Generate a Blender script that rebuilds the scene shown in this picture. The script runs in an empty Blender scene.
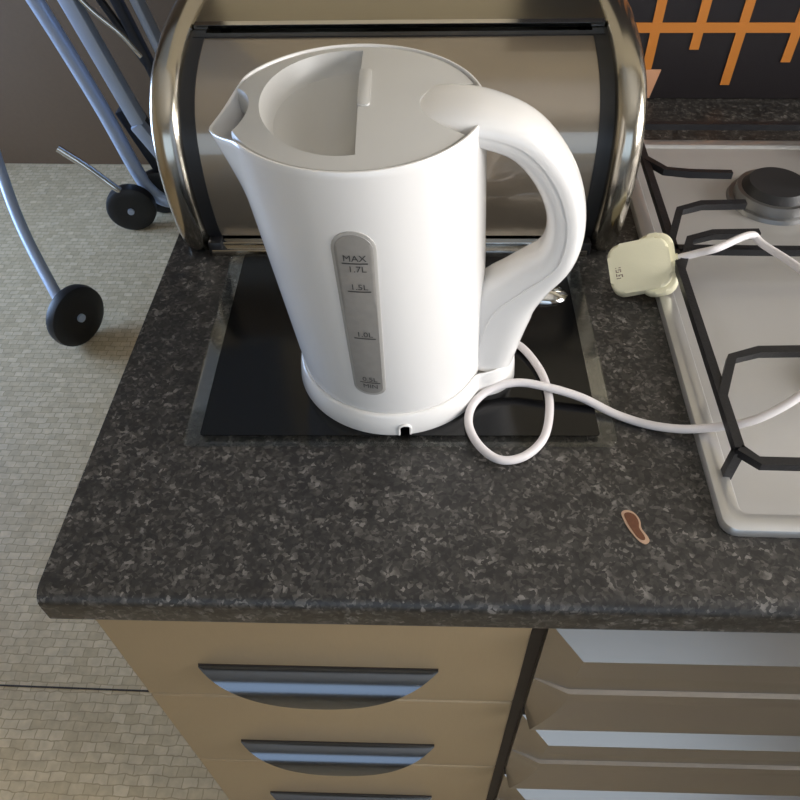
import bpy, bmesh, math, random
from mathutils import Vector, Matrix
random.seed(4)
S = bpy.context.scene
C = S.collection
PI = math.pi
ZW = 0.9                       # height of the worktop above the floor

# ------------------------------------------------------------------ helpers
def lin(c):
    out = []
    for v in c[:3]:
        v = v / 255.0
        out.append(v / 12.92 if v <= 0.04045 else ((v + 0.055) / 1.055) ** 2.4)
    return (*out, 1.0)

def mat(name, col, rough=0.5, metal=0.0, coat=0.0, bump=0.0, bscale=200.0, stretch=None, vary=0.0, spec=0.5):
    m = bpy.data.materials.new(name); m.use_nodes = True
    nt = m.node_tree; b = nt.nodes['Principled BSDF']
    b.inputs['Base Color'].default_value = lin(col)
    b.inputs['Roughness'].default_value = rough
    b.inputs['Metallic'].default_value = metal
    b.inputs['Specular IOR Level'].default_value = spec
    if coat: b.inputs['Coat Weight'].default_value = coat; b.inputs['Coat Roughness'].default_value = 0.05
    if bump or vary:
        tc = nt.nodes.new('ShaderNodeTexCoord'); mp = nt.nodes.new('ShaderNodeMapping')
        if stretch: mp.inputs['Scale'].default_value = stretch
        nz = nt.nodes.new('ShaderNodeTexNoise'); nz.inputs['Scale'].default_value = bscale
        nz.inputs['Detail'].default_value = 3
        nt.links.new(tc.outputs['Object'], mp.inputs['Vector']); nt.links.new(mp.outputs[0], nz.inputs['Vector'])
        if bump:
            bp = nt.nodes.new('ShaderNodeBump'); bp.inputs['Strength'].default_value = bump
            bp.inputs['Distance'].default_value = 0.002
            nt.links.new(nz.outputs['Fac'], bp.inputs['Height']); nt.links.new(bp.outputs[0], b.inputs['Normal'])
        if vary:
            hs = nt.nodes.new('ShaderNodeHueSaturation'); hs.inputs['Color'].default_value = lin(col)
            mr = nt.nodes.new('ShaderNodeMapRange')
            mr.inputs['To Min'].default_value = 1 - vary; mr.inputs['To Max'].default_value = 1 + vary
            nt.links.new(nz.outputs['Fac'], mr.inputs['Value']); nt.links.new(mr.outputs[0], hs.inputs['Value'])
            nt.links.new(hs.outputs[0], b.inputs['Base Color'])
    return m

def new_obj(name, me, m=None, parent=None, smooth=35):
    if m: me.materials.append(m)
    if smooth:
        for p in me.polygons: p.use_smooth = True
        me.set_sharp_from_angle(angle=math.radians(smooth))
    o = bpy.data.objects.new(name, me); C.objects.link(o)
    if parent: o.parent = parent
    return o

def obj(name, bm, m=None, parent=None, smooth=35):
    bmesh.ops.recalc_face_normals(bm, faces=bm.faces)
    me = bpy.data.meshes.new(name); bm.to_mesh(me); bm.free()
    return new_obj(name, me, m, parent, smooth)

def tag(o, label=None, cat=None, group=None, kind=None):
    if label: o['label'] = label
    if cat: o['category'] = cat
    if group: o['group'] = group
    if kind: o['kind'] = kind
    return o

def thing(name, label, cat, loc=(0, 0, 0), rz=0.0, group=None):
    o = bpy.data.objects.new(name, None); C.objects.link(o)
    o.empty_display_size = 0.05
    o.location = loc; o.rotation_euler = (0, 0, rz)
    return tag(o, label, cat, group)

def add_box(bm, lo, hi, bev=0.0, seg=2, M=None):
    r = bmesh.ops.create_cube(bm, size=1.0)
    vs = r['verts']
    for v in vs:
        v.co = Vector([(lo[i] + hi[i]) / 2 + v.co[i] * (hi[i] - lo[i]) for i in range(3)])
    if bev:
        es = list({e for v in vs for e in v.link_edges})
        g = bmesh.ops.bevel(bm, geom=es, offset=bev, segments=seg, profile=0.5, affect='EDGES')
        vs = list({v for f in g['faces'] for v in f.verts} | {v for v in vs if v.is_valid})
    if M:
        for v in vs: v.co = M @ v.co

def box(lo, hi, bev=0.0, seg=2, M=None):
    bm = bmesh.new(); add_box(bm, lo, hi, bev, seg, M); return bm

def catmull(pts, n=8, closed=False):
    P = [Vector(p) for p in pts]; out = []
    N = len(P)
    rng = range(N if closed else N - 1)
    for i in rng:
        if closed: p0, p1, p2, p3 = P[(i - 1) % N], P[i], P[(i + 1) % N], P[(i + 2) % N]
        else:
            p1, p2 = P[i], P[i + 1]
            p0 = P[i - 1] if i > 0 else p1 * 2 - p2
            p3 = P[i + 2] if i + 2 < N else p2 * 2 - p1
        for k in range(n):
            t = k / n
            out.append(0.5 * ((2 * p1) + (p2 - p0) * t + (2 * p0 - 5 * p1 + 4 * p2 - p3) * t * t + (3 * p1 - p0 - 3 * p2 + p3) * t ** 3))
    if not closed: out.append(P[-1].copy())
    return out

def add_tube(bm, pts, r, seg=12, square=False, up=Vector((0, 0, 1))):
    pts = [Vector(p) for p in pts]
    rings = []; n = len(pts); prev = None
    for i, p in enumerate(pts):
        t = (pts[min(i + 1, n - 1)] - pts[max(i - 1, 0)]).normalized()
        a = up if prev is None else prev
        if abs(t.dot(a)) > 0.98 and prev is None: a = Vector((1, 0, 0))
        nrm = (a - t * t.dot(a)).normalized(); prev = nrm
        b = t.cross(nrm)
        rr = r[i] if isinstance(r, (list, tuple)) else r
        ring = []
        S_ = 4 if square else seg
        for k in range(S_):
            an = 2 * PI * (k + (0.5 if square else 0)) / S_
            ring.append(bm.verts.new(p + (nrm * math.cos(an) + b * math.sin(an)) * rr))
        rings.append(ring)
    for i in range(n - 1):
        A, B = rings[i], rings[i + 1]; m_ = len(A)
        for k in range(m_):
            bm.faces.new((A[k], A[(k + 1) % m_], B[(k + 1) % m_], B[k]))
    bm.faces.new(rings[0][::-1]); bm.faces.new(rings[-1])

def tube(pts, r, seg=12, square=False):
    bm = bmesh.new(); add_tube(bm, pts, r, seg, square); return bm

def loft(rings, cap0=True, cap1=True, closed=True):
    bm = bmesh.new()
    R = [[bm.verts.new(p) for p in ring] for ring in rings]
    for A, B in zip(R, R[1:]):
        n = len(A)
        for k in range(n if closed else n - 1):
            bm.faces.new((A[k], A[(k + 1) % n], B[(k + 1) % n], B[k]))
    if cap0: bm.faces.new(R[0][::-1])
    if cap1: bm.faces.new(R[-1])
    return bm

def prism(outline, z0, z1, bev=0.0, seg=3):
    bm = bmesh.new()
    a = [bm.verts.new((x, y, z0)) for x, y in outline]
    b = [bm.verts.new((x, y, z1)) for x, y in outline]
    n = len(a)
    for k in range(n): bm.faces.new((a[k], a[(k + 1) % n], b[(k + 1) % n], b[k]))
    bm.faces.new(a[::-1]); top = bm.faces.new(b)
    if bev:
        bmesh.ops.bevel(bm, geom=list(top.edges), offset=bev, segments=seg, profile=0.5, affect='EDGES')
    return bm

def rrect(x0, y0, x1, y1, r, n=6):
    out = []
    for cx, cy, a0 in ((x1 - r, y1 - r, 0), (x0 + r, y1 - r, 90), (x0 + r, y0 + r, 180), (x1 - r, y0 + r, 270)):
        for k in range(n + 1):
            a = math.radians(a0 + 90 * k / n); out.append((cx + r * math.cos(a), cy + r * math.sin(a)))
    return out

def boolean_mesh(bm_a, cutters, op='DIFFERENCE'):
    """cut closed bmeshes out of another and give back the mesh"""
    def tmp(bm):
        bmesh.ops.recalc_face_normals(bm, faces=bm.faces)
        me = bpy.data.meshes.new('cut'); bm.to_mesh(me); bm.free()
        o = bpy.data.objects.new('cut', me); C.objects.link(o); return o
    a = tmp(bm_a); cs = [tmp(c) for c in cutters]
    for c in cs:
        md = a.modifiers.new('b', 'BOOLEAN'); md.object = c; md.operation = op; md.solver = 'EXACT'
    bpy.context.view_layer.update()
    dg = bpy.context.evaluated_depsgraph_get()
    me = bpy.data.meshes.new_from_object(a.evaluated_get(dg))
    for o in [a] + cs:
        d = o.data; bpy.data.objects.remove(o); bpy.data.meshes.remove(d)
    return me

# ---------------------------------------------------------------- materials
M = {}
M['kettle_white'] = mat('kettle_white_plastic', (236, 233, 230), 0.22, coat=0.25)
M['lid_white'] = mat('lid_satin_plastic', (196, 194, 190), 0.38)
M['pocket_grey'] = mat('pocket_grey_plastic', (176, 171, 164), 0.45, bump=0.2, bscale=900)
M['gauge_grey'] = mat('gauge_smoky_plastic', (150, 146, 141), 0.28, vary=0.12, bscale=160)
M['gauge_rim'] = mat('gauge_rim_plastic', (178, 174, 169), 0.3)
M['ink'] = mat('grey_print', (70, 68, 68), 0.5)
M['cord_white'] = mat('cord_white_pvc', (226, 220, 220), 0.4)
M['plug_cream'] = mat('plug_cream_plastic', (228, 222, 192), 0.4, bump=0.05, bscale=500)
M['plug_ink'] = mat('plug_brown_print', (120, 96, 84), 0.6)
M['brass'] = mat('brass', (190, 160, 90), 0.3, 1.0)
M['chrome'] = mat('chrome_steel', (205, 202, 196), 0.12, 1.0)
M['bin_steel'] = mat('bin_smoky_steel', (146, 134, 118), 0.34, 0.75, coat=0.65, vary=0.07, bscale=25)
M['bin_steel'].node_tree.nodes['Principled BSDF'].inputs['Coat IOR'].default_value = 2.0
M['bin_top'] = mat('bin_top_steel', (160, 152, 134), 0.3, 1.0, bump=0.05, bscale=60)
M['black_rubber'] = mat('black_rubber', (22, 22, 24), 0.45)
M['black_iron'] = mat('black_enamel_iron', (26, 26, 30), 0.4, bump=0.15, bscale=400)
M['hob_steel'] = mat('hob_brushed_steel', (206, 205, 204), 0.3, 0.7, bump=0.06, bscale=120, stretch=(1, 14, 1))
M['hob_pan'] = mat('hob_pan_steel', (196, 194, 192), 0.5, 0.5, bump=0.05, bscale=150)
M['burner_cap'] = mat('burner_cap', (40, 40, 42), 0.5)
M['alu'] = mat('burner_aluminium', (150, 150, 150), 0.4, 0.9)
M['black_glass'] = mat('black_glass_backing', (10, 10, 11), 0.14, spec=0.4)
M['cab_tan'] = mat('cabinet_champagne', (166, 146, 116), 0.42, 0.25, bump=0.04, bscale=90, stretch=(12, 1, 0.5), vary=0.05)
M['cab_side'] = mat('cabinet_side_tan', (150, 128, 94), 0.5, vary=0.05, bscale=60, stretch=(8, 8, 0.6))
M['gap_brown'] = mat('carcass_dark_brown', (44, 34, 28), 0.6)
M['pull_chrome'] = mat('pull_chrome', (112, 118, 128), 0.2, 1.0)
M['drawer_silver'] = mat('drawer_silver_foil', (158, 152, 146), 0.28, 0.85, bump=0.03, bscale=120, stretch=(0.5, 12, 12))
M['peel'] = mat('chip_pale_edge', (176, 146, 122), 0.7)
M['peel_core'] = mat('chip_brown_core', (98, 58, 34), 0.75, vary=0.25, bscale=300)
M['tile_black'] = mat('splashback_black', (38, 34, 36), 0.32)
M['orange'] = mat('orange_line_glaze', (200, 124, 50), 0.4)
M['peach'] = mat('peach_glaze', (214, 160, 124), 0.4)
M['wall'] = mat('wall_cream_paint', (206, 194, 170), 0.8, bump=0.08, bscale=120)
M['wall_brown'] = mat('wall_brown_paint', (102, 80, 56), 0.7, bump=0.08, bscale=80, vary=0.1)
M['ceiling'] = mat('ceiling_white_paint', (230, 226, 218), 0.85, bump=0.05, bscale=100)
M['frame_white'] = mat('window_white_upvc', (235, 235, 235), 0.35)
M['blue_steel'] = mat('frame_blue_grey_paint', (174, 186, 206), 0.32, 0.25)
M['dark_plastic'] = mat('dark_grey_plastic', (42, 44, 50), 0.45)
M['band_steel'] = mat('band_polished_steel', (186, 180, 168), 0.2, 1.0)
M['spoon'] = mat('spoon_steel', (215, 214, 212), 0.1, 1.0)

def granite():
    m = bpy.data.materials.new('granite_laminate'); m.use_nodes = True
    nt = m.node_tree; N = nt.nodes; L = nt.links; b = N['Principled BSDF']
    tc = N.new('ShaderNodeTexCoord')
    nz = N.new('ShaderNodeTexNoise'); nz.inputs['Scale'].default_value = 130; nz.inputs['Detail'].default_value = 2
    L.new(tc.outputs['Object'], nz.inputs['Vector'])
    sub = N.new('ShaderNodeVectorMath'); sub.operation = 'SUBTRACT'; sub.inputs[1].default_value = (.5, .5, .5)
    L.new(nz.outputs['Color'], sub.inputs[0])
    sc = N.new('ShaderNodeVectorMath'); sc.operation = 'SCALE'; sc.inputs['Scale'].default_value = 0.010
    L.new(sub.outputs[0], sc.inputs[0])
    ad = N.new('ShaderNodeVectorMath'); L.new(tc.outputs['Object'], ad.inputs[0]); L.new(sc.outputs[0], ad.inputs[1])
    v1 = N.new('ShaderNodeTexVoronoi'); v1.inputs['Scale'].default_value = 330
    L.new(ad.outputs[0], v1.inputs['Vector'])
    sx = N.new('ShaderNodeSeparateColor'); L.new(v1.outputs['Color'], sx.inputs[0])
    n2 = N.new('ShaderNodeTexNoise'); n2.inputs['Scale'].default_value = 75; n2.inputs['Detail'].default_value = 5
    L.new(tc.outputs['Object'], n2.inputs['Vector'])
    mx = N.new('ShaderNodeMath'); mx.operation = 'MULTIPLY_ADD'; mx.inputs[1].default_value = 0.42
    L.new(sx.outputs['Red'], mx.inputs[0]); 
    m2 = N.new('ShaderNodeMath'); m2.operation = 'MULTIPLY'; m2.inputs[1].default_value = 0.6
    L.new(n2.outputs['Fac'], m2.inputs[0]); L.new(m2.outputs[0], mx.inputs[2])
    rp = N.new('ShaderNodeValToRGB'); e = rp.color_ramp
    e.elements[0].position = 0.30; e.elements[0].color = lin((33, 31, 30))
    e.elements[1].position = 0.78; e.elements[1].color = lin((118, 114, 110))
    for p, c in ((0.48, (46, 44, 42)), (0.60, (60, 57, 54)), (0.70, (84, 81, 77))):
        x = e.elements.new(p); x.color = lin(c)
    L.new(mx.outputs[0], rp.inputs[0]); L.new(rp.outputs[0], b.inputs['Base Color'])
    b.inputs['Roughness'].default_value = 0.42
    return m
M['granite'] = granite()

def floor_mat():
    m = bpy.data.materials.new('mosaic_vinyl'); m.use_nodes = True
    nt = m.node_tree; N = nt.nodes; L = nt.links; b = N['Principled BSDF']
    tc = N.new('ShaderNodeTexCoord')
    nz = N.new('ShaderNodeTexNoise'); nz.inputs['Scale'].default_value = 40
    L.new(tc.outputs['Object'], nz.inputs['Vector'])
    sub = N.new('ShaderNodeVectorMath'); sub.operation = 'SUBTRACT'; sub.inputs[1].default_value = (.5, .5, .5)
    L.new(nz.outputs['Color'], sub.inputs[0])
    sc = N.new('ShaderNodeVectorMath'); sc.operation = 'SCALE'; sc.inputs['Scale'].default_value = 0.010
    L.new(sub.outputs[0], sc.inputs[0])
    ad = N.new('ShaderNodeVectorMath'); L.new(tc.outputs['Object'], ad.inputs[0]); L.new(sc.outputs[0], ad.inputs[1])
    br = N.new('ShaderNodeTexBrick'); br.inputs['Scale'].default_value = 1.0
    br.inputs['Brick Width'].default_value = 0.026; br.inputs['Row Height'].default_value = 0.017
    br.inputs['Mortar Size'].default_value = 0.0013; br.inputs['Mortar Smooth'].default_value = 0.6
    br.inputs['Color1'].default_value = lin((212, 194, 162)); br.inputs['Color2'].default_value = lin((192, 173, 139))
    br.inputs['Mortar'].default_value = lin((170, 151, 119))
    L.new(ad.outputs[0], br.inputs['Vector'])
    n2 = N.new('ShaderNodeTexNoise'); n2.inputs['Scale'].default_value = 55; n2.inputs['Detail'].default_value = 3
    L.new(tc.outputs['Object'], n2.inputs['Vector'])
    mr = N.new('ShaderNodeMapRange'); mr.inputs['To Min'].default_value = 0.7; mr.inputs['To Max'].default_value = 1.3
    L.new(n2.outputs['Fac'], mr.inputs['Value'])
    hs = N.new('ShaderNodeHueSaturation'); L.new(br.outputs['Color'], hs.inputs['Color']); L.new(mr.outputs[0], hs.inputs['Value'])
    L.new(hs.outputs[0], b.inputs['Base Color'])
    b.inputs['Roughness'].default_value = 0.5
    return m
M['floor'] = floor_mat()

def glassy(name, tint, gloss=0.12, rough=0.05):
    m = bpy.data.materials.new(name); m.use_nodes = True
    nt = m.node_tree; N = nt.nodes; L = nt.links
    N.remove(N['Principled BSDF'])
    t = N.new('ShaderNodeBsdfTransparent'); t.inputs[0].default_value = tint
    g = N.new('ShaderNodeBsdfGlossy'); g.inputs['Roughness'].default_value = rough
    fr = N.new('ShaderNodeFresnel'); fr.inputs[0].default_value = 1.45
    mx = N.new('ShaderNodeMixShader')
    ad = N.new('ShaderNodeMath'); ad.operation = 'MULTIPLY'; ad.inputs[1].default_value = gloss
    L.new(fr.outputs[0], ad.inputs[0]); L.new(ad.outputs[0], mx.inputs[0])
    L.new(t.outputs[0], mx.inputs[1]); L.new(g.outputs[0], mx.inputs[2])
    L.new(mx.outputs[0], N['Material Output'].inputs['Surface'])
    return m
M['clear_glass'] = glassy('clear_board_glass', (0.96, 0.97, 0.96, 1), 0.45, 0.08)
M['pane'] = glassy('window_pane', (0.97, 0.99, 1.0, 1), 1.0, 0.02)

# ---------------------------------------------------------------- the room
XL, XR, YF, YB, ZC = -2.5, 1.7, -2.1, 2.3, 2.4
def st(name, bm, m):
    return tag(obj(name, bm, m, None, 0), kind='structure')
st('floor', box((XL - .1, YF - .1, -.1), (XR + .1, YB + .1, 0)), M['floor'])
st('ceiling', box((XL - .1, YF - .1, ZC), (XR + .1, YB + .1, ZC + .1)), M['ceiling'])

def wall_with_hole(axis, at0, at1, u0, u1, z0, z1, hu0, hu1, hz0, hz1):
    bm = bmesh.new()
    def b(ua, ub, za, zb):
        if axis == 'x': add_box(bm, (at0, ua, za), (at1, ub, zb))
        else: add_box(bm, (ua, at0, za), (ub, at1, zb))
    b(u0, hu0, z0, z1); b(hu1, u1, z0, z1); b(hu0, hu1, z0, hz0); b(hu0, hu1, hz1, z1)
    return bm
WIN = dict(right=('x', XR, -.75, .75, .98, 2.05), front=('y', YF, -1.3, 1.4, .5, 2.15), left=('x', XL, 1.2, 2.2, .1, 1.4))
st('wall_right', wall_with_hole('x', XR, XR + .1, YF, YB, 0, ZC, *WIN['right'][2:]), M['wall'])
st('wall_front', wall_with_hole('y', YF - .1, YF, XL, XR, 0, ZC, *WIN['front'][2:]), M['wall'])
st('wall_left', wall_with_hole('x', XL - .1, XL, YF, YB, 0, ZC, *WIN['left'][2:]), M['wall'])
st('wall_far', box((XL, YB, 0), (XR, YB + .1, ZC)), M['wall_brown'])
st('wall_back', box((-.283, .985, 0), (XR, 1.10, ZC)), M['wall'])

def window(n, axis, at, u0, u1, z0, z1, mull):
    """white frame with mullions, one pane"""
    bm = bmesh.new(); t = .05
    s = 1 if at > 0 else -1
    a0, a1 = sorted((at + s * .03, at + s * .08))
    def b(ua, ub, za, zb):
        if axis == 'x': add_box(bm, (a0, ua, za), (a1, ub, zb))
        else: add_box(bm, (ua, a0, za), (ub, a1, zb))
    b(u0, u1, z0, z0 + t); b(u0, u1, z1 - t, z1); b(u0, u0 + t, z0 + t, z1 - t); b(u1 - t, u1, z0 + t, z1 - t)
    for k in range(1, mull + 1):
        c = u0 + (u1 - u0) * k / (mull + 1); b(c - t / 2, c + t / 2, z0 + t, z1 - t)
    w = st('window_%d' % n, bm, M['frame_white'])
    am = (a0 + a1) / 2
    if axis == 'x': p = box((am - .003, u0 + t, z0 + t), (am + .003, u1 - t, z1 - t))
    else: p = box((u0 + t, am - .003, z0 + t), (u1 - t, am + .003, z1 - t))
    obj('pane', p, M['pane'], w, 0)
for n, k in enumerate(('right', 'front', 'left'), 1):
    window(n, *WIN[k], 1)

# floor seam of the vinyl sheet
sm = st('trim_1', box((-2.4, .4825, 0.0), (-.30, .4855, .0012)), M['gap_brown'])

# ------------------------------------------------------------ splashback
sp = thing('splashback', 'glossy black splashback with orange line pattern behind the hob', 'splashback', (.3, .985, ZW))
obj('panel', box((-.20, -.004, 0.001), (.55, 0, .5)), M['tile_black'], sp, 0)
def strip(x0, x1, z0, z1, m=None, dx=0, pr=0):
    bm = bmesh.new()
    vs = [(x0 - .3, -.0052 - pr, z0), (x1 - .3, -.0052 - pr, z0), (x1 - .3 + dx, -.0052 - pr, z1), (x0 - .3 + dx, -.0052 - pr, z1)]
    f = [bm.verts.new(v) for v in vs]; g = [bm.verts.new((v[0], -.0040, v[2])) for v in vs]
    bm.faces.new(f); bm.faces.new(g[::-1])
    for k in range(4): bm.faces.new((f[k], g[k], g[(k + 1) % 4], f[(k + 1) % 4]))
    obj('orange_line', bm, m or M['orange'], sp, 0)
strip(.13, .83, .087, .099, None, 0, .0004)
strip(.2655, .2775, .0385, .30); strip(.3195, .3315, .066, .30)
strip(.372, .384, .02, .30); strip(.44, .452, .05, .30)
strip(.214, .226, .05, .30)
bm = bmesh.new()
vs = [(-.0345, .002), (-.0165, .002), (-.0095, .0400), (-.0345, .0400)]
f = [bm.verts.new((x, -.0056, z)) for x, z in vs]; g = [bm.verts.new((x, -.0040, z)) for x, z in vs]
bm.faces.new(f); bm.faces.new(g[::-1])
for k in range(4): bm.faces.new((f[k], g[k], g[(k + 1) % 4], f[(k + 1) % 4]))
tag(obj('peach_block', bm, M['peach'], sp, 0), 'peach coloured block at the foot of the orange line')

# ------------------------------------------------------------ worktop
XW, YW = -.283, .236
def worktop():
    prof = []
    r = .012
    for k in range(9):
        a = PI / 2 * k / 8
        prof.append((YW + r - r * math.sin(a), -r + r * math.cos(a)))
    r2 = .006
    for k in range(5):
        a = PI / 2 * k / 4
        prof.append((YW + r2 - r2 * math.cos(a), -.038 + r2 - r2 * math.sin(a)))
    prof += [(.984, -.038), (.984, 0)]
    return loft([[(x, y + (.0155 * (x + .03) if y < .5 else 0), z) for y, z in prof] for x in (XW, XR - .02)])
wt = thing('worktop', 'dark grey speckled granite-effect worktop under kettle, bread bin and hob', 'worktop', (0, 0, ZW))
obj('slab', worktop(), M['granite'], wt, 30)
def blob(pts, z0, z1):
    return prism([(p.x, p.y) for p in catmull([(x, y, 0) for x, y in pts], 5, True)], z0, z1)
cx, cy = .1555, .3055
outer = [(-.0085, .0125), (-.004, .0150), (.0015, .0125), (.0045, .006), (.0045, -.001), (.0078, -.0078), (.0085, -.012), (.005, -.0145), (.0005, -.0115), (-.004, -.004), (-.0072, .004)]
inner = [(-.0066, .0112), (-.003, .0128), (.0012, .0105), (.0032, .005), (.0028, -.001), (.0052, -.007), (.0055, -.0105), (.003, -.0112), (-.0002, -.0082), (-.0036, -.001), (-.006, .006)]
ch = tag(obj('chipped_patch', blob([(cx + a, cy + b) for a, b in outer], 0.0001, .0007), M['peel'], wt, 0), 'small bean-shaped chip with a pale edge')
tag(obj('chip_core', blob([(cx + a, cy + b) for a, b in inner], 0.0006, .0010), M['peel_core'], ch, 0), 'brown core of the chip')

# ------------------------------------------------------------ cabinets
YD = .252                       # the plane of the drawer fronts
def cup_pull(w, depth):
    """half-moon convex chrome pull: local x across, -y out of the drawer, z down from its straight top edge"""
    NX, NS = 40, 12
    bm = bmesh.new(); grid = []
    def prof(s):              # s 0..1 along the shell
        a = s * 1.48
        return -.025 * math.sin(a) - .0008, -depth * (1 - math.cos(a))
    def pt(i, k, off):
        x = -w / 2 + w * i / NX
        q = max(0.015, 1 - (2 * x / w) ** 2) ** 0.75
        y, z = prof(q * k / NS)
        return (x, y + off, z)
    for off in (0.0, .0016):
        grid.append([[bm.verts.new(pt(i, k, off)) for k in range(NS + 1)] for i in range(NX + 1)])
    for g in grid:
        for i in range(NX):
            for k in range(NS): bm.faces.new((g[i][k], g[i + 1][k], g[i + 1][k + 1], g[i][k + 1]))
    A, B = grid
    for i in range(NX):
        bm.faces.new((A[i][NS], A[i + 1][NS], B[i + 1][NS], B[i][NS])); bm.faces.new((A[i][0], A[i + 1][0], B[i + 1][0], B[i][0]))
    for k in range(NS):
        bm.faces.new((A[0][k], A[0][k + 1], B[0][k + 1], B[0][k])); bm.faces.new((A[NX][k], A[NX][k + 1], B[NX][k + 1], B[NX][k]))
    return bm

cab = thing('drawer_cabinet', 'tan champagne drawer cabinet with half-moon chrome pulls below the worktop', 'cabinet', (-.09, YD, 0), .0155)
X0, X1 = -.2685, .0835
obj('carcass', box((X0 + .09 + .001, .019, .10), (X1 + .09, .60, .860), .0008), M['cab_side'], cab, 0)
obj('plinth', box((X0 + .09 + .002, .05, 0.0), (X1 + .09 - .002, .58, .0995)), M['gap_brown'], cab, 0)
zt = .858
tops = [.858, ZW - .2375, ZW - .4505, ZW - .6635]
bots = [ZW - .2355, ZW - .4485, ZW - .6615, .104]
pz = [ZW - .158, ZW - .370, ZW - .585, .20]
for a, b, p in zip(tops, bots, pz):
    d = obj('drawer', box((X0 + .09, 0, b), (X1 + .09, .018, a), .0035, 3), M['cab_tan'], cab)
    h = obj('handle', cup_pull(.213, .036), M['pull_chrome'], d, 40)
    h.location = (-.006, 0, p)
    tag(h, 'half-moon chrome pull')
    obj('handle_slot', box((-.1065 - .006, -.0007, p), (.1065 - .006, .0012, p + .0016)), M['gap_brown'], d, 0)

XG0, XG1 = .0955, .70
pan = thing('drawer_cabinet', 'silver metallic drawer cabinet with framed fronts, right of the tan one', 'cabinet', (.4, YD + .0075, 0), .0155)
obj('carcass', box((X1 - .4 + .0005, .006, .10), (XG1 - .4, .60, .861)), M['gap_brown'], pan, 0)
obj('plinth', box((X1 - .4 + .002, .05, 0), (XG1 - .4, .58, .0995)), M['gap_brown'], pan, 0)
def dished_front(x0, x1, z0, z1):
    """moulded front: flat bevels at top and sides rising to a proud rim, the face scooped back below it to a grip ledge"""
    bm = bmesh.new()
    out = .022; bt = .021; bs = .026
    H = z1 - z0
    def row(z, y_face, x_in):      # outer-left, inner-left, inner-right, outer-right
        return z, y_face, x_in
    rows = [(z1, 0.0, 0.0), (z1 - bt, -out, bs)]
    zl = z0 + .082
    for k in range(1, 7):
        t = k / 6
        rows.append((z1 - bt - t * (z1 - bt - zl), -out + .012 * t, bs + .003 * t))
    rows.append((zl - .002, -.0040, bs + .006)); rows.append((zl - .0045, -.0130, bs + .004))
    for k in range(1, 9):
        t = k / 8
        rows.append((zl - .0045 - t * (zl - .0045 - z0 - .003), -.0130 - .0070 * t, bs + .004 - (bs + .001) * t ** 1.8))
    rows.append((z0, 0.0, 0.0))
    V = []
    for z, y, xi in rows:
        V.append([bm.verts.new(p) for p in ((x0, 0.0, z), (x0 + xi, y, z), (x1 - xi, y, z), (x1, 0.0, z))])
    for A, B in zip(V, V[1:]):
        for k in range(3):
            bm.faces.new((A[k], A[k + 1], B[k + 1], B[k]))
    bmesh.ops.remove_doubles(bm, verts=bm.verts, dist=1e-6)
    # body behind
    add_box(bm, (x0, 0.0, z0), (x1, .006, z1))
    return bm
for a, b in ((ZW - .060, ZW - .252), (ZW - .268, ZW - .460), (ZW - .476, ZW - .668), (ZW - .684, .104)):
    obj('drawer', dished_front(XG0 - .4, XG1 - .4 - .003, b, a), M['drawer_silver'], pan, 25)

# ------------------------------------------------------------ glass board
bd = thing('glass_worktop_saver', 'black glass worktop saver with clear rim, lying under the kettle', 'worktop saver', (-.0305, .506, ZW), math.radians(1.6))
obj('clear_slab', prism(rrect(-.181, -.130, .181, .126, .006), .0015, .0052, .0006, 1), M['clear_glass'], bd, 30)
obj('black_panel', prism(rrect(-.1670, -.1215, .1665, .1235, .003), .0053, .0058), M['black_glass'], bd, 30)
for sx in (-1, 1):
    for sy in (-.105, .105):
        bm = bmesh.new(); bmesh.ops.create_cone(bm, cap_ends=True, segments=20, radius1=.006, radius2=.006, depth=.0014, matrix=Matrix.Translation((sx * .14, sy, .0007)))
        obj('foot', bm, M['black_rubber'], bd, 30)
ZB = ZW + .0058                 # top of the board

# ------------------------------------------------------------ bread bin
bb = thing('bread_bin', 'chrome-ended roll-top steel bread bin behind the white kettle', 'bread bin', (-.042, .634, ZW + .0003), .018)
prof0 = [(.658, .0), (.647, .012), (.638, .038), (.633, .075), (.634, .107), (.640, .134), (.654, .156), (.678, .174), (.712, .185), (.750, .191), (.80, .193), (.85, .190), (.885, .175), (.900, .140), (.902, .08), (.900, .0)]
PR = [(p.x, p.y) for p in catmull([(a - .64, b, 0) for a, b in prof0], 6)]
def normals(P):
    out = []
    for i, p in enumerate(P):
        a = P[max(i - 1, 0)]; b = P[min(i + 1, len(P) - 1)]
        t = Vector((b[0] - a[0], b[1] - a[1])).normalized()
        out.append((-t.y, t.x))        # front profile runs upward, outward = -y
    return out
NR = normals(PR)
def sheet(x0, x1, off, thick, i0, i1):
    """a bent sheet between x0 and x1 along a stretch of the profile"""
    rings = []
    for i in range(i0, i1 + 1):
        (y, z), (ny, nz) = PR[i], NR[i]
        rings.append([(x0, y + ny * off, z + nz * off), (x1, y + ny * off, z + nz * off),
                      (x1, y + ny * (off - thick), z + nz * (off - thick)), (x0, y + ny * (off - thick), z + nz * (off - thick))])
    return loft(rings)
def band(x0, x1, h):
    rings = []; xm = (x0 + x1) / 2; w = (x1 - x0) / 2; n = 10
    for (y, z), (ny, nz) in zip(PR, NR):
        ring = []
        for k in range(n + 1):
            a = PI * k / n
            c = math.cos(a); s = math.sin(a)
            e = h * s ** 0.7 - .008
            ring.append((xm - w * c, y + ny * e, max(0.0, z + nz * e)))
        for xx in (x1, x0):
            ring.append((xx, y - ny * .022, max(0.0, z - nz * .022)))
        rings.append(ring)
    return loft(rings)
iS = min(range(len(PR)), key=lambda i: abs(PR[i][0] - .112) + (PR[i][1] < .15))   # the seam between lid and top
i0 = min(range(len(PR) // 2), key=lambda i: abs(PR[i][1] - .017))
BX0, BX1 = -.226, .232
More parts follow.
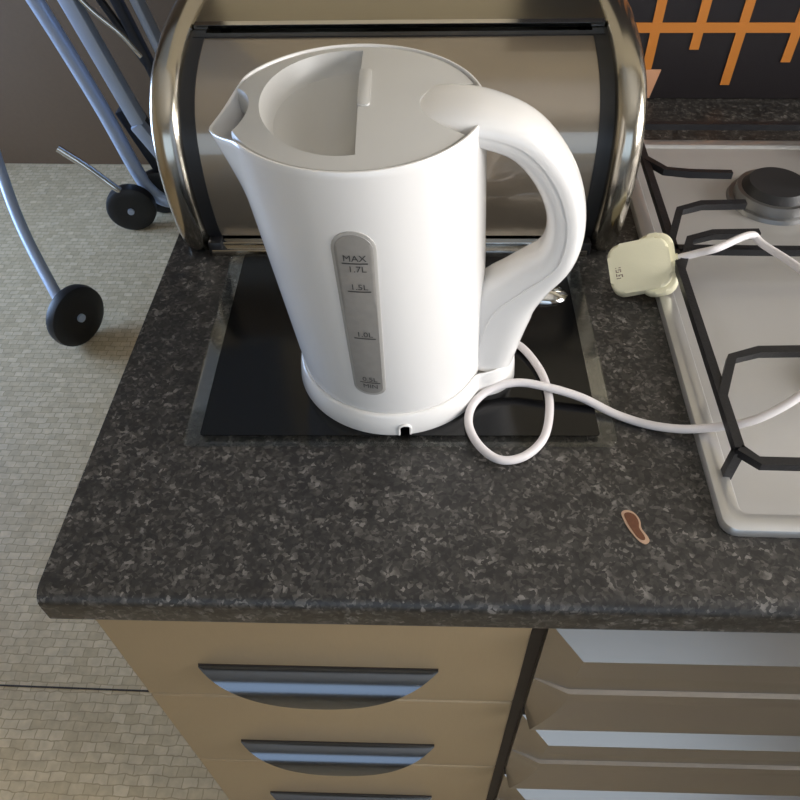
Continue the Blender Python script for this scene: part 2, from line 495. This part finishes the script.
for x0, x1 in ((BX0, BX0 + .029), (BX1 - .029, BX1)):
    e = obj('end_band', band(x0, x1, .016), M['band_steel'], bb, 40); tag(e, 'rounded chrome end band')
    s = 1 if x0 > 0 else -1
    # flat end panel just inside the band
    bm = bmesh.new(); xa = x0 + .008; xb = x1 - .008
    A = [bm.verts.new((xa, y - ny * .006, max(0.0, z - nz * .006))) for (y, z), (ny, nz) in zip(PR, NR)]
    B = [bm.verts.new((xb, y - ny * .006, max(0.0, z - nz * .006))) for (y, z), (ny, nz) in zip(PR, NR)]
    n = len(A)
    for k in range(n): bm.faces.new((A[k], A[(k + 1) % n], B[(k + 1) % n], B[k]))
    bm.faces.new(A); bm.faces.new(B[::-1])
    obj('end_panel', bm, M['bin_top'], bb, 0)
L0, L1 = BX0 + .029, BX1 - .029
tag(obj('seal', sheet(L0 - .002, L0 + .013, -.004, .004, 1, iS), M['black_rubber'], bb, 40), 'black rubber seal')
tag(obj('seal', sheet(L1 - .013, L1 + .002, -.004, .004, 1, iS), M['black_rubber'], bb, 40), 'black rubber seal')
lid = obj('roll_lid', sheet(L0 + .0125, L1 - .0125, -.005, .0015, i0, iS - 2), M['bin_steel'], bb, 40)
tag(lid, 'smoky reflective steel roll lid')
obj('lid_edge', sheet(L0 + .002, L1 - .002, -.0035, .006, iS - 2, iS - 1), M['black_rubber'], lid, 40)
obj('lid_lip', sheet(L0 + .001, L1 - .001, .0005, .004, iS, iS + 1), M['chrome'], lid, 40)
obj('top_plate', sheet(L0 - .001, L1 + .001, -.0015, .003, iS + 1, len(PR) - 1), M['bin_top'], bb, 40)
bm = bmesh.new()
add_box(bm, (L0 + .002, -.004, .0), (L1 - .002, .03, .0085), .002)
add_box(bm, (L0 + .002, .001, .0075), (L1 - .002, .03, .0150), .002)
obj('front_rail', bm, M['chrome'], bb, 40)
bm = bmesh.new()
add_box(bm, (L0 - .001, -.003, 0), (L0 + .014, .026, .017), .003); 
obj('corner_block', bm, M['black_rubber'], bb, 40)
bm = bmesh.new(); add_box(bm, (L1 - .014, -.003, 0), (L1 + .001, .026, .017), .003); obj('corner_block', bm, M['black_rubber'], bb, 40)
obj('base_plate', box((L0, .031, .0005), (L1, .255, .004)), M['bin_top'], bb, 0)

# ------------------------------------------------------------ kettle
KA = math.radians(2.5)
KX, KY = -.0355, .469
kt = thing('kettle', 'white plastic jug kettle standing on its base on the black glass', 'kettle', (KX, KY, ZB), KA)
ZK0, ZK1 = .0205, .2470          # body bottom and rim above the board
SPA = math.radians(5)        # the spout sits a little nearer than straight opposite the handle
HA = math.radians(-9.5)        # and so does the handle
def leanx(z): return .003 - .0225 * (z / .24)
def r_circ(z):
    t = (z - ZK0) / (ZK1 - ZK0)
    return .0795 + .0080 * t
def r_body(phi, z):
    """radius at azimuth phi: round, drawn out to a V at the spout"""
    R = r_circ(z)
    s = max(0.0, (z - .165) / (ZK1 - .165)) ** 1.15
    D = R + .0125 * s
    th = math.acos(min(1, R / D))
    d = abs((phi - SPA) % (2 * PI) - PI)
    if d < th:
        r = R / math.cos(th - d)
        rr = .010
        # soften the very tip
        k = max(0, 1 - d / .12)
        return r - .0015 * s * k * k
    return R
def dip(phi, z):
    d = abs((phi - SPA) % (2 * PI) - PI)
    q = max(0.0, 1 - d / .62); q = q * q * (3 - 2 * q)
    return   .0130 * q * max(0.0, (z - .19) / (ZK1 - .19))
def surf(phi, z, off=0.0):
    r = r_body(phi, z) + off
    return Vector((leanx(z) + r * math.cos(phi), r * math.sin(phi), z - dip(phi, z)))
NP = 180
PH = [2 * PI * k / NP for k in range(NP)]
rings = []
rings.append([surf(p, ZK0 + .0005, -.008) for p in PH])
rings.append([surf(p, ZK0, -.0009) for p in PH])
for k in range(49):
    z = ZK0 + .002 + (ZK1 - ZK0 - .003) * k / 48
    rings.append([surf(p, z) for p in PH])
rings.append([surf(p, ZK1, -.0007) for p in PH])
rings.append([surf(p, ZK1, -.0018) for p in PH])
rings.append([surf(p, ZK1 - .001, -.0025) for p in PH])
rings.append([surf(p, ZK1 - .034, -.0028) for p in PH])
obj('body', loft(rings), M['kettle_white'], kt, 50)

# lid: shallow dome, cut for the spout pocket, the handle tongue and the thumb dish
ZL = ZK1
lx = leanx(ZL)
RL = r_circ(ZL) - .0035
def dome(r): return ZL - .0010 + .0070 * (1 - (r / RL) ** 2)
bm_rings = []
bm_rings.append([(lx + RL * math.cos(p), RL * math.sin(p), ZL - .018) for p in PH])
bm_rings.append([(lx + RL * math.cos(p), RL * math.sin(p), ZL - .0025) for p in PH])
for k in range(0, 12):
    r = (RL - .0008) * (1 - k / 12)
    bm_rings.append([(lx + r * math.cos(p), r * math.sin(p), dome(r)) for p in PH])
lid_bm = loft(bm_rings)
def cyl(cx, cy, rx, ry, z0, z1, n=72):
    return prism([(cx + rx * math.cos(2 * PI * k / n), cy + ry * math.sin(2 * PI * k / n)) for k in range(n)], z0, z1)
bite = cyl(lx - .0995, -.0095, .0310, .0400, ZL - .03, ZL + .03)
tongue_cut = cyl(.083 * math.cos(HA), .001 + .083 * math.sin(HA), .0590, .0375, ZL - .03, ZL + .03)
# dish: a circle cut off by a straight edge on its right
dcx, dcy, dr = -.0255, .002, .0570
xe = -.0165
def dish_outline(sc, n=40, edge=xe):
    rr = dr * sc
    a0 = math.acos(max(-1, min(1, (edge - dcx) / rr)))
    return [(dcx + rr * math.cos(a0 + (2 * PI - 2 * a0) * k / n), dcy + 1.28 * rr * math.sin(a0 + (2 * PI - 2 * a0) * k / n)) for k in range(n + 1)]
drings = []
for z, sc in ((ZL + .03, 1.0), (ZL + .0045, 1.0), (ZL - .001, .985), (ZL - .006, .955), (ZL - .0115, .915), (ZL - .0135, .87)):
    drings.append([(x, y, z) for x, y in dish_outline(sc)])
dish = loft(drings)
me = boolean_mesh(lid_bm, [bite, tongue_cut, dish])
lido = new_obj('lid', me, M['lid_white'], kt, 32)
tag(lido, 'satin off-white lid with a thumb dish')
# lid grip along the straight edge
grip = prism(rrect(xe - .0005, -.019, xe + .0075, .032, .0028), ZL + .002, ZL + .0068, .0007, 2)
obj('lid_grip', grip, M['lid_white'], lido, 30)
# spout floor and its filter
zf = ZL - .031
fl = prism([(leanx(zf) + (r_circ(zf) - .0045) * math.cos(p), (r_circ(zf) - .0045) * math.sin(p)) for p in PH], zf, zf + .0025)
obj('spout_filter', fl, M['pocket_grey'], kt, 30)

# handle: one loop from lid to base, lofted
HP = [(.0255, .2395, .0035, .0150), (.036, .2410, .0080, .0250), (.056, .2400, .0120, .0285), (.081, .2380, .0130, .0255), (.107, .2270, .0138, .0215),
      (.1275, .2010, .0140, .0185), (.1370, .1690, .0135, .0175), (.1325, .1370, .0145, .0175), (.1115, .1115, .0195, .0185),
      (.0930, .0860, .0265, .0200), (.0850, .0500, .0245, .0208), (.0810, .0240, .0225, .0212)]
c4 = catmull([(a, b, 0) for a, b, _, _ in HP], 6); s4 = catmull([(a, b, 0) for _, _, a, b in HP], 6)
def handle_rings(grow=0.0, i0=0, i1=None, side=None):
    rings = []
    i1 = len(c4) - 1 if i1 is None else i1
    for i in range(i0, i1 + 1):
        p = c4[i]; a = c4[max(i - 1, 0)]; b = c4[min(i + 1, len(c4) - 1)]
        t = (b - a).normalized(); n = Vector((-t.y, t.x, 0)) * 1.0      # left of travel = outward/up
        th, w = s4[i].x + grow, s4[i].y + grow
        ring = []
        for k in range(40):
            an = 2 * PI * k / 40
            ca, sa = math.cos(an), math.sin(an)
            e = 2 / 2.7
            u = math.copysign(abs(ca) ** e, ca) * th; v = math.copysign(abs(sa) ** e, sa) * w
            q = p + n * u
            ring.append((q.x + leanx(q.y) * .6, v, q.y))
        rings.append(ring)
    return rings
hd = obj('handle', loft(handle_rings()), M['kettle_white'], kt, 45)
hd.rotation_euler = (0, 0, HA)
# grip cover: the outer shell running the length of the loop, its seam showing along the side
def cover_rings(i0, i1):
    rings = []
    for i in range(i0, i1 + 1):
        p = c4[i]; a = c4[max(i - 1, 0)]; b = c4[min(i + 1, len(c4) - 1)]
        t = (b - a).normalized(); n = Vector((-t.y, t.x, 0))
        th, w = s4[i].x + .0007, s4[i].y + .0007
        # the split moves from the middle of the side to further in at the tail
        f = (i - i0) / (i1 - i0)
        cut = .10 - .55 * max(0, (f - .62) / .38)
        ring = []
        amax = math.acos(max(-.95, min(.95, math.copysign(abs(cut) ** 1.35, cut))))
        for k in range(29):
            an = -amax + 2 * amax * k / 28
            ca, sa = math.cos(an), math.sin(an); e = 2 / 2.7
            u = math.copysign(abs(ca) ** e, ca) * th; v = math.copysign(abs(sa) ** e, sa) * w
            q = p + n * u; ring.append((q.x + leanx(q.y) * .6, v, q.y))
        rings.append(ring)
    return rings
obj('grip_cover', loft(cover_rings(2, len(c4) - 1)), M['kettle_white'], hd, 45)

# water gauge
GP = math.radians(-101)
def gpt(s, z, off):
    s = s + .0115 * (z - .045) / .155             # s metres along the circumference
    r = r_circ(z)
    return surf(GP + KA * 0 + s / r, z, off)
def stadium(z0, z1, w0, w1, n=14):
    pts = []
    for k in range(n + 1):      # top arc
        a = PI * k / n; pts.append((w1 * math.cos(a), z1 - w1 + w1 * math.sin(a)))
    for k in range(1, 12):
        t = k / 12; pts.append((-(w1 + (w0 - w1) * t), z1 - w1 + (z0 + w0 - z1 + w1) * t))
    for k in range(n + 1):
        a = PI + PI * k / n; pts.append((w0 * math.cos(a), z0 + w0 + .7 * w0 * math.sin(a) - .3 * w0))
    for k in range(1, 12):
        t = k / 12; pts.append(((w0 + (w1 - w0) * t), z0 + w0 + (z1 - w1 - z0 - w0) * t))
    return pts
def gauge_plate(z0, z1, w0, w1, off0, off1):
    st_ = stadium(z0, z1, w0, w1)
    cz = (z0 + z1) / 2
    rings = [[gpt(s, z, off0) for s, z in st_], [gpt(s, z, off1 - .0003) for s, z in st_]]
    for sc in (.97, .8, .6, .4, .2, .0):
        ring = []
        for s, z in st_:
            ring.append(gpt(s * sc, z if sc > .96 else z, off1))
        rings.append(ring)
    bm = loft(rings, cap0=False, cap1=False)
    bmesh.ops.remove_doubles(bm, verts=bm.verts, dist=1e-5)
    return bm
wg = obj('water_gauge', gauge_plate(.0455, .2055, .0128, .0148, -.0015, .0007), M['gauge_rim'], kt, 40)
tag(wg, 'grey translucent water level window')
wn = obj('gauge_window', gauge_plate(.0480, .2030, .0108, .0128, 0, .0010), M['gauge_grey'], wg, 40)
def text_mesh(txt, size):
    cu = bpy.data.curves.new('t', 'FONT'); cu.body = txt; cu.size = size; cu.align_x = 'CENTER'; cu.extrude = 0; cu.resolution_u = 3
    o = bpy.data.objects.new('t', cu); C.objects.link(o)
    bpy.context.view_layer.update()
    me = bpy.data.meshes.new_from_object(o.evaluated_get(bpy.context.evaluated_depsgraph_get()))
    bpy.data.objects.remove(o); bpy.data.curves.remove(cu)
    return me
def mark(txt, z, size, s0=0.0):
    me = text_mesh(txt, size)
    bm = bmesh.new(); bm.from_mesh(me); bpy.data.meshes.remove(me)
    for v in bm.verts: v.co = gpt(v.co.x + s0, z + v.co.y, .0014)
    o = obj('marking', bm, M['ink'], wn, 0); return o
def line(z, w, s0=0.0):
    bm = bmesh.new(); n = 8
    top = [bm.verts.new(gpt(s0 - w + 2 * w * k / n, z + .0005, .0014)) for k in range(n + 1)]
    bot = [bm.verts.new(gpt(s0 - w + 2 * w * k / n, z - .0005, .0014)) for k in range(n + 1)]
    for k in range(n): bm.faces.new((bot[k], bot[k + 1], top[k + 1], top[k]))
    obj('marking', bm, M['ink'], wn, 0)
mark('MAX', .1820, .0072); line(.1801, .0085); mark('1.7L', .1730, .0072, .001)
mark('1.5L', .1575, .0070, .001); line(.1557, .0078, .001)
mark('1.0L', .1120, .0070, .001); line(.1102, .0078, .001)
mark('0.5L', .0625, .0068, .001); line(.0610, .0078, .001); mark('MIN', .0545, .0066, .001)

# ------------------------------------------------------------ kettle base with cord and plug
kb = thing('power_base', 'white round kettle power base with looped white cord and cream plug', 'kettle base', (KX, KY, ZB), KA + HA)
def base_r(phi, R):
    d = abs((phi + PI) % (2 * PI) - PI)
    # lobe under the handle
    w = .0270; D = .1060
    r = R
    x = R; 
    # distance to a rounded bar running out along +x
    if d < PI / 2:
        s = math.sin(d); 
        rb = w / s if s > 1e-4 else 9
        # rounded end
        c0 = D - w
        disc = w * w - (c0 * s) ** 2
        re = c0 * math.cos(d) + math.sqrt(disc) if disc > 0 else 0
        rl = min(rb, re) if rb * math.cos(d) > c0 else rb
        if rb * math.cos(d) > c0: rl = re
        k = .008
        m = max(r, rl) if abs(r - rl) > 2 * k else max(r, rl) + (2 * k - abs(r - rl)) ** 2 / (8 * k)
        r = m if rl > 0 else r
    return r
NB = 240
PB = [2 * PI * k / NB for k in range(NB)]
def lift(phi):
    d = abs((phi + PI) % (2 * PI) - PI)
    t = max(0, 1 - d / 1.05)
    return .0075 * t * t * (3 - 2 * t)
rings = []
def bring(R, z, lf): return [(.001 + (base_r(p, .0830) - .0830 + R) * math.cos(p), (base_r(p, .0830) - .0830 + R) * math.sin(p), z + lf * lift(p)) for p in PB]
for R, z, lf in ((.0812, .0200, 0), (.0812, .0, 0), (.0842, .0, 0), (.0847, .001, 0), (.0836, .012, .5), (.0822, .0195, 1), (.0810, .0212, 1), (.0800, .0215, 1), (.0785, .0212, .8), (.0700, .0190, 0)):
    rings.append(bring(R, z, lf))
bmb = loft(rings, cap0=False, cap1=True)
# underside of the top plate, closing the hollow shell
bmb.verts.ensure_lookup_table()
inner_ring = bmb.verts[:NB]
bmb2 = bmb
f = bmb2.faces.new(list(inner_ring)[::-1])
f = None
na = math.radians(-90 + 6.0) - HA
notch = prism([(x, z) for x, z in ([(-.0042, -.004), (.0042, -.004)] + [(.0042 * math.cos(PI * k / 8), .0075 + .0030 * math.sin(PI * k / 8)) for k in range(9)])], -.02, .02)
for v in notch.verts:
    x, z, d = v.co.x, v.co.y, v.co.z
    v.co = Matrix.Rotation(na + PI / 2, 4, 'Z') @ Vector((x + .001, -.083 + d * .6, z))
me = boolean_mesh(bmb2, [notch])
new_obj('base_shell', me, M['kettle_white'], kb, 40)
# rounded rim around the notch
bm = bmesh.new()
pts = [(-.0048, 0.0), (-.0048, .0075)] + [(-.0048 * math.cos(PI * k / 10), .0075 + .0036 * math.sin(PI * k / 10)) for k in range(1, 10)] + [(.0048, .0075), (.0048, 0.0)]
add_tube(bm, [Matrix.Rotation(na + PI / 2, 4, 'Z') @ Vector((.001 + x, -.0846 , z + .001)) for x, z in pts], .0011, 8)
obj('notch_rim', bm, M['kettle_white'], kb, 40)
tag(obj('notch_shade_disc', prism([(.0755 * math.cos(p), .0755 * math.sin(p)) for p in PB[::3]], .003, .0042), M['black_rubber'], kb, 30), 'dark disc standing in for the shade behind the notch')  # black disc puts the shade of the hollow base into colour

def loc_k(p):                   # worktop-space point -> kettle-local
    v = Vector((p[0] - KX, p[1] - KY, p[2] - ZB))
    return Matrix.Rotation(-KA - HA, 4, 'Z') @ v
rc = .0036
cz = ZB + rc
W_ = ZW + rc
cord = [(.055, .486, cz + .004), (.066, .491, cz + .003), (.0787, .489, cz + .0012), (.0910, .470, cz), (.0985, .446, cz), (.0998, .416, cz), (.0925, .384, cz - .001), (.0755, .3655, W_ + .003), (.0555, .3610, W_ + .0035), (.0395, .3735, cz - .001),
        (.0310, .3945, cz), (.0345, .4150, cz + .002), (.0500, .4300, cz + .0060), (.0720, .4360, cz + .0084), (.0960, .4325, cz + .0080), (.1266, .4250, cz + .0035), (.1585, .4125, W_ + .001), (.1895, .4005, W_ + .002),
        (.2209, .3930, W_ + .010), (.262, .392, ZW + .030), (.305, .415, ZW + .050), (.335, .470, ZW + .052), (.338, .540, ZW + .052), (.312, .592, ZW + .050), (.300, .600, ZW + .055)]
pl_c = loc_k((.205, .578, ZW))
plug = obj('plug', prism(rrect(-.032, -.0265, .0290, .0265, .0135, 8), .014, .0345, .0035, 4), M['plug_cream'], kb, 35)
pr = Matrix.Rotation(math.radians(10), 3, 'Z') @ Matrix.Rotation(math.radians(36), 3, 'X') @ Matrix.Rotation(math.radians(-24), 3, 'Y')
SC = .93
low = SC * min((pr @ v.co).z for v in plug.data.vertices)
plug.location = pl_c + Vector((0, .018, .0006 - low)) ; plug.rotation_euler = (Matrix.Rotation(-KA - HA, 3, 'Z') @ pr).to_euler()
plug.scale = (SC,) * 3
Rl = Matrix.Rotation(-KA - HA, 3, 'Z') @ pr
end = [plug.location + Rl @ (Vector(q) * SC) for q in ((.075, .004, .026), (.055, .003, .0245), (.0345, .0021, .0228))]
obj('cord', tube(catmull([loc_k(p) for p in cord] + end, 10), rc, 14), M['cord_white'], kb, 60)
tag(plug, 'cream three-pin mains plug')
obj('plug_back', prism(rrect(-.004, -.0320, .0345, .0320, .0150, 8), .0125, .0290, .0035, 4), M['plug_cream'], plug, 35)
obj('cable_grip', tube([(.030, .002, .0225), (.037, .0022, .0232)], .0052, 14), M['plug_cream'], plug, 40)
for lo, hi in (((-.024, -.0035, -.0), (-.0165, .0035, .0135)), ((.004, -.0145, 0), (.009, -.0085, .0135)), ((.004, .0085, 0), (.009, .0145, .0135))):
    obj('pin', box(lo, hi, .0006, 1), M['brass'], plug, 30)
bm = bmesh.new()
gl = [(0, 0, 4, 1), (0, 2, 1, 3), (2, 2, 1, 2), (3, 3, 2, 1), (0, 6, 3, 1), (0, 7, 1, 2), (2, 8, 3, 1), (4, 6, 1, 2), (0, 10, 1, 1), (3, 10, 2, 1), (5, 1, 1, 3)]
for x, y, w, h in gl:
    k = .0011
    add_box(bm, (-.0255 + x * k, -.010 + y * k, .0345), (-.0255 + (x + w) * k, -.010 + (y + h) * k - .0003, .0347))
obj('printed_mark', bm, M['plug_ink'], plug, 0)

# ------------------------------------------------------------ spoon
spn = thing('spoon', 'shiny steel spoon lying behind the kettle handle', 'spoon', (.1050, .567, ZB), math.radians(-4))
rings = []
for k in range(17):
    t = k / 16; x = -.026 + .052 * t
    w = .0165 * math.sqrt(max(.002, 1 - (2 * t - 1) ** 2)) * (1 - .12 * (1 - t))
    hgt = .0095 * max(.02, 1 - (2 * t - 1) ** 2)
    ring = []
    for j in range(13):
        a = PI * j / 12; ring.append((x, w * math.cos(a), .0004 + hgt * math.sin(a)))
    for j in range(11, 0, -1):
        a = PI * j / 12; ring.append((x, w * .93 * math.cos(a), .0002 + max(0, hgt - .0012) * math.sin(a)))
    rings.append(ring)
obj('bowl', loft(rings), M['spoon'], spn, 50)
hp = catmull([(-.024, 0, .0025), (-.035, 0, .006), (-.06, .004, .008), (-.10, .010, .006), (-.125, .013, .003)], 6)
obj('handle', tube(hp, [.0026 if i < 16 else .0036 for i in range(len(hp))], 10), M['spoon'], spn, 50)

# ------------------------------------------------------------ hob
HX0, HX1, HY0, HY1 = .2185, .78, .30, .862
hb = thing('gas_hob', 'stainless steel gas hob with black pan supports, right of the bread bin', 'hob', (.5, .58, ZW + .0004))
ox, oy = .5, .58
def fr_rings():
    """frame: rounded outer lip, flat rim, step down to the pan"""
    prof_ = [(0, .0), (0, .004), (.0012, .0068), (.004, .0082), (.012, .0085), (.0150, .0078), (.0165, .0050), (.0175, .0042)]
    rings = []
    for d, z in prof_:
        o = rrect(HX0 + d - ox, HY0 + d - oy, HX1 - d - ox, HY1 - d - oy, max(.004, .012 - d * .3), 5)
        rings.append([(x, y, z) for x, y in o])
    return rings
obj('steel_frame', loft(fr_rings(), cap0=True, cap1=False), M['hob_steel'], hb, 30)
obj('pan_surface', prism(rrect(HX0 + .0172 - ox, HY0 + .0172 - oy, HX1 - .0172 - ox, HY1 - .0172 - oy, .006, 5), .001, .0044), M['hob_pan'], hb, 30)
def burner(x, y, r):
    bm = bmesh.new()
    for rr, z0, z1 in ((r * 1.15, .0045, .009), (r, .009, .020)):
        bmesh.ops.create_cone(bm, cap_ends=True, segments=40, radius1=rr, radius2=rr * .97, depth=z1 - z0, matrix=Matrix.Translation((x - ox, y - oy, (z0 + z1) / 2)))
    b = obj('burner', bm, M['alu'], hb, 30)
    bm = bmesh.new(); bmesh.ops.create_cone(bm, cap_ends=True, segments=40, radius1=r * .86, radius2=r * .72, depth=.008, matrix=Matrix.Translation((x - ox, y - oy, .024)))
    obj('burner_cap', bm, M['burner_cap'], b, 30)
burner(.375, .455, .034); burner(.375, .735, .042); burner(.63, .455, .042); burner(.63, .735, .034)
def grate(cx, y0, y1, hw, bcx, bcy):
    bm = bmesh.new(); z = .038; q = .0052
    L = lambda *p: add_tube(bm, [(a - ox, b - oy, c) for a, b, c in p], q, square=True)
    x0, x1 = cx - hw, cx + hw
    c = .012
    L((x0, y0 + c, z), (x0, y1 - c, z)); L((x1, y0 + c, z), (x1, y1 - c, z))
    L((x0, y0 + c, z), (x0 + c, y0, z), (x1 - c, y0, z), (x1, y0 + c, z))
    L((x0, y1 - c, z), (x0 + c, y1, z), (x1 - c, y1, z), (x1, y1 - c, z))
    for sx in (-1, 1):
        xe_ = cx + sx * hw
        for ys, dy in ((.405, .040), (.5646, .043), (.611, .046), (.762, -.030)):
            L((xe_, ys, z), (xe_ - sx * .016, ys + dy, z + .004), (xe_ - sx * .040, ys + dy * 1.2, z + .005), (xe_ - sx * .085, ys + dy * 1.25, z + .005))
    L((x0, .598, z), (x1, .598, z))
    for x in (x0, x1):
        for y in (y0 + c, y1 - c):
            L((x, y, z), (x, y, .0046))
    return bm
for cx_ in (.361, .632):
    obj('pan_support', grate(cx_, .340, .838, .129, cx_, .6), M['black_iron'], hb, 20)

# ------------------------------------------------------------ folded pushchair
pc = thing('pushchair', 'folded blue-grey tubular pushchair frame with dark wheels, standing on the floor behind the worktop', 'pushchair', (-.95, 2.0, 0))
def P(x, y, z): return (x + .95, y - 2.0, z)
def wz(v): return ZW + v
obj('lower_tube', tube(catmull([P(-1.12, 1.99, wz(-.02)), P(-1.045, 2.0, wz(-.26)), P(-.9707, 2.0, wz(-.53)), P(-.925, 2.0, wz(-.74)), P(-.895, 2.0, wz(-.815)), P(-.858, 2.0, wz(-.845)), P(-.80, 2.0, wz(-.845)), P(-.66, 2.02, wz(-.845))], 8), .0215, 16), M['blue_steel'], pc, 60)
def bar(a, b, w, t, m, name):
    a = Vector(a); b = Vector(b); d = (b - a); L = d.length
    q = d.to_track_quat('Z', 'Y').to_matrix().to_4x4()
    bm = box((-w / 2, -t / 2, 0), (w / 2, t / 2, L), .004, 2, Matrix.Translation(a) @ q)
    return obj(name, bm, m, pc, 30)
bar(P(-.965, 1.96, wz(-.14)), P(-.853, 1.96, wz(-.56)), .040, .040, M['blue_steel'], 'flat_strut')
bar(P(-.870, 1.975, wz(-.57)), P(-.80, 1.985, wz(-.72)), .042, .036, M['blue_steel'], 'flat_strut')
bar(P(-.895, 2.06, wz(.12)), P(-.745, 2.06, wz(-.52)), .050, .022, M['blue_steel'], 'rear_strut')
bar(P(-.945, 2.04, wz(.12)), P(-.792, 2.04, wz(-.50)), .030, .026, M['dark_plastic'], 'dark_strut')
bar(P(-.985, 2.035, wz(-.06)), P(-.80, 2.05, wz(-.48)), .018, .018, M['dark_plastic'], 'dark_strut')
obj('chrome_rod', tube(catmull([P(-.98, 1.95, wz(-.10)), P(-.90, 1.95, wz(-.235)), P(-.83, 1.95, wz(-.31)), P(-.79, 1.95, wz(-.37))], 6), .007, 10), M['chrome'], pc, 60)
obj('chrome_hoop', tube(catmull([P(-1.10, 1.92, wz(-.62)), P(-1.04, 1.92, wz(-.675)), P(-.998, 1.92, wz(-.72)), P(-.955, 1.92, wz(-.765)), P(-.945, 1.955, wz(-.80))], 6), .011, 10), M['chrome'], pc, 60)
bar(P(-.925, 2.06, wz(-.56)), P(-.835, 2.06, wz(-.82)), .07, .05, M['dark_plastic'], 'hinge_block')
def wheel(x, y, z, r, w, ang):
    root = bmesh.new()
    Mx = Matrix.Translation(P(x, y, z)) @ Matrix.Rotation(ang, 4, 'Z') @ Matrix.Rotation(PI / 2, 4, 'X')
    rings = []
    for dz, rr in ((-w / 2, r * .55), (-w / 2, r * .86), (-w * .36, r * .97), (0, r), (w * .36, r * .97), (w / 2, r * .86), (w / 2, r * .55)):
        rings.append([Mx @ Vector((rr * math.cos(2 * PI * k / 36), rr * math.sin(2 * PI * k / 36), dz)) for k in range(36)])
    root.free()
    wl = obj('wheel', loft(rings), M['black_rubber'], pc, 40)
    bm = bmesh.new(); bmesh.ops.create_cone(bm, cap_ends=True, segments=24, radius1=r * .16, radius2=r * .13, depth=w + .012, matrix=Mx)
    obj('hub', bm, M['blue_steel'], wl, 30)
wheel(-.945, 1.93, .075, .075, .045, .2); wheel(-.875, 2.02, .075, .075, .035, .1)
# front wheel at the end of a long leg
wheel(-.945, 1.42, .085, .085, .036, 1.1)
obj('front_leg', tube(catmull([P(-1.30, 2.0, wz(-.25)), P(-1.22, 1.84, wz(-.44)), P(-1.12, 1.63, wz(-.66)), P(-.975, 1.43, .085)], 8), .015, 12), M['blue_steel'], pc, 60)

# ------------------------------------------------------------ daylight
def area(name, axis, at, u0, u1, z0, z1, power, col, tilt=0):
    l = bpy.data.lights.new(name, 'AREA'); l.shape = 'RECTANGLE'
    l.size = u1 - u0; l.size_y = z1 - z0; l.energy = power; l.color = col
    o = bpy.data.objects.new(name, l); C.objects.link(o)
    s = 1 if at > 0 else -1
    if axis == 'x':
        o.location = (at + s * .12, (u0 + u1) / 2, (z0 + z1) / 2); o.rotation_euler = (PI / 2, 0, PI / 2 if s > 0 else -PI / 2)
    else:
        o.location = ((u0 + u1) / 2, at + s * .12, (z0 + z1) / 2); o.rotation_euler = (PI / 2, 0, 0 if s < 0 else PI)
    return o
area('daylight_right', *WIN['right'], 80, (1.0, .93, .88))
area('daylight_front', *WIN['front'], 15, (.76, .88, 1.0))
area('daylight_left', *WIN['left'], 74, (.47, .65, 1.0))
w = bpy.data.worlds.new('sky'); S.world = w; w.use_nodes = True
w.node_tree.nodes['Background'].inputs[0].default_value = (.55, .72, 1, 1)
w.node_tree.nodes['Background'].inputs[1].default_value = 0.6

# ------------------------------------------------------------ camera
R = ((0.99883245, 0.02122353, -0.0433971), (0.04461974, -0.74961167, 0.66037219), (-0.01851554, -0.66153753, -0.74968345))
cd = bpy.data.cameras.new('camera'); cd.sensor_width = 36; cd.sensor_fit = 'HORIZONTAL'; cd.lens = 36 * 740 / 800; cd.clip_start = .02
cam = bpy.data.objects.new('camera', cd); C.objects.link(cam)
mw = Matrix.Identity(4)
for i in range(3):
    mw[i][0] = R[i][0]; mw[i][1] = -R[i][1]; mw[i][2] = -R[i][2]
mw[0][3], mw[1][3], mw[2][3] = 0, 0, ZW + .487
cam.matrix_world = mw
S.camera = cam
S.view_settings.view_transform = 'Standard'; S.view_settings.look = 'None'
S.view_settings.exposure = 0.0; S.view_settings.gamma = 1; S.view_settings.use_curve_mapping = False
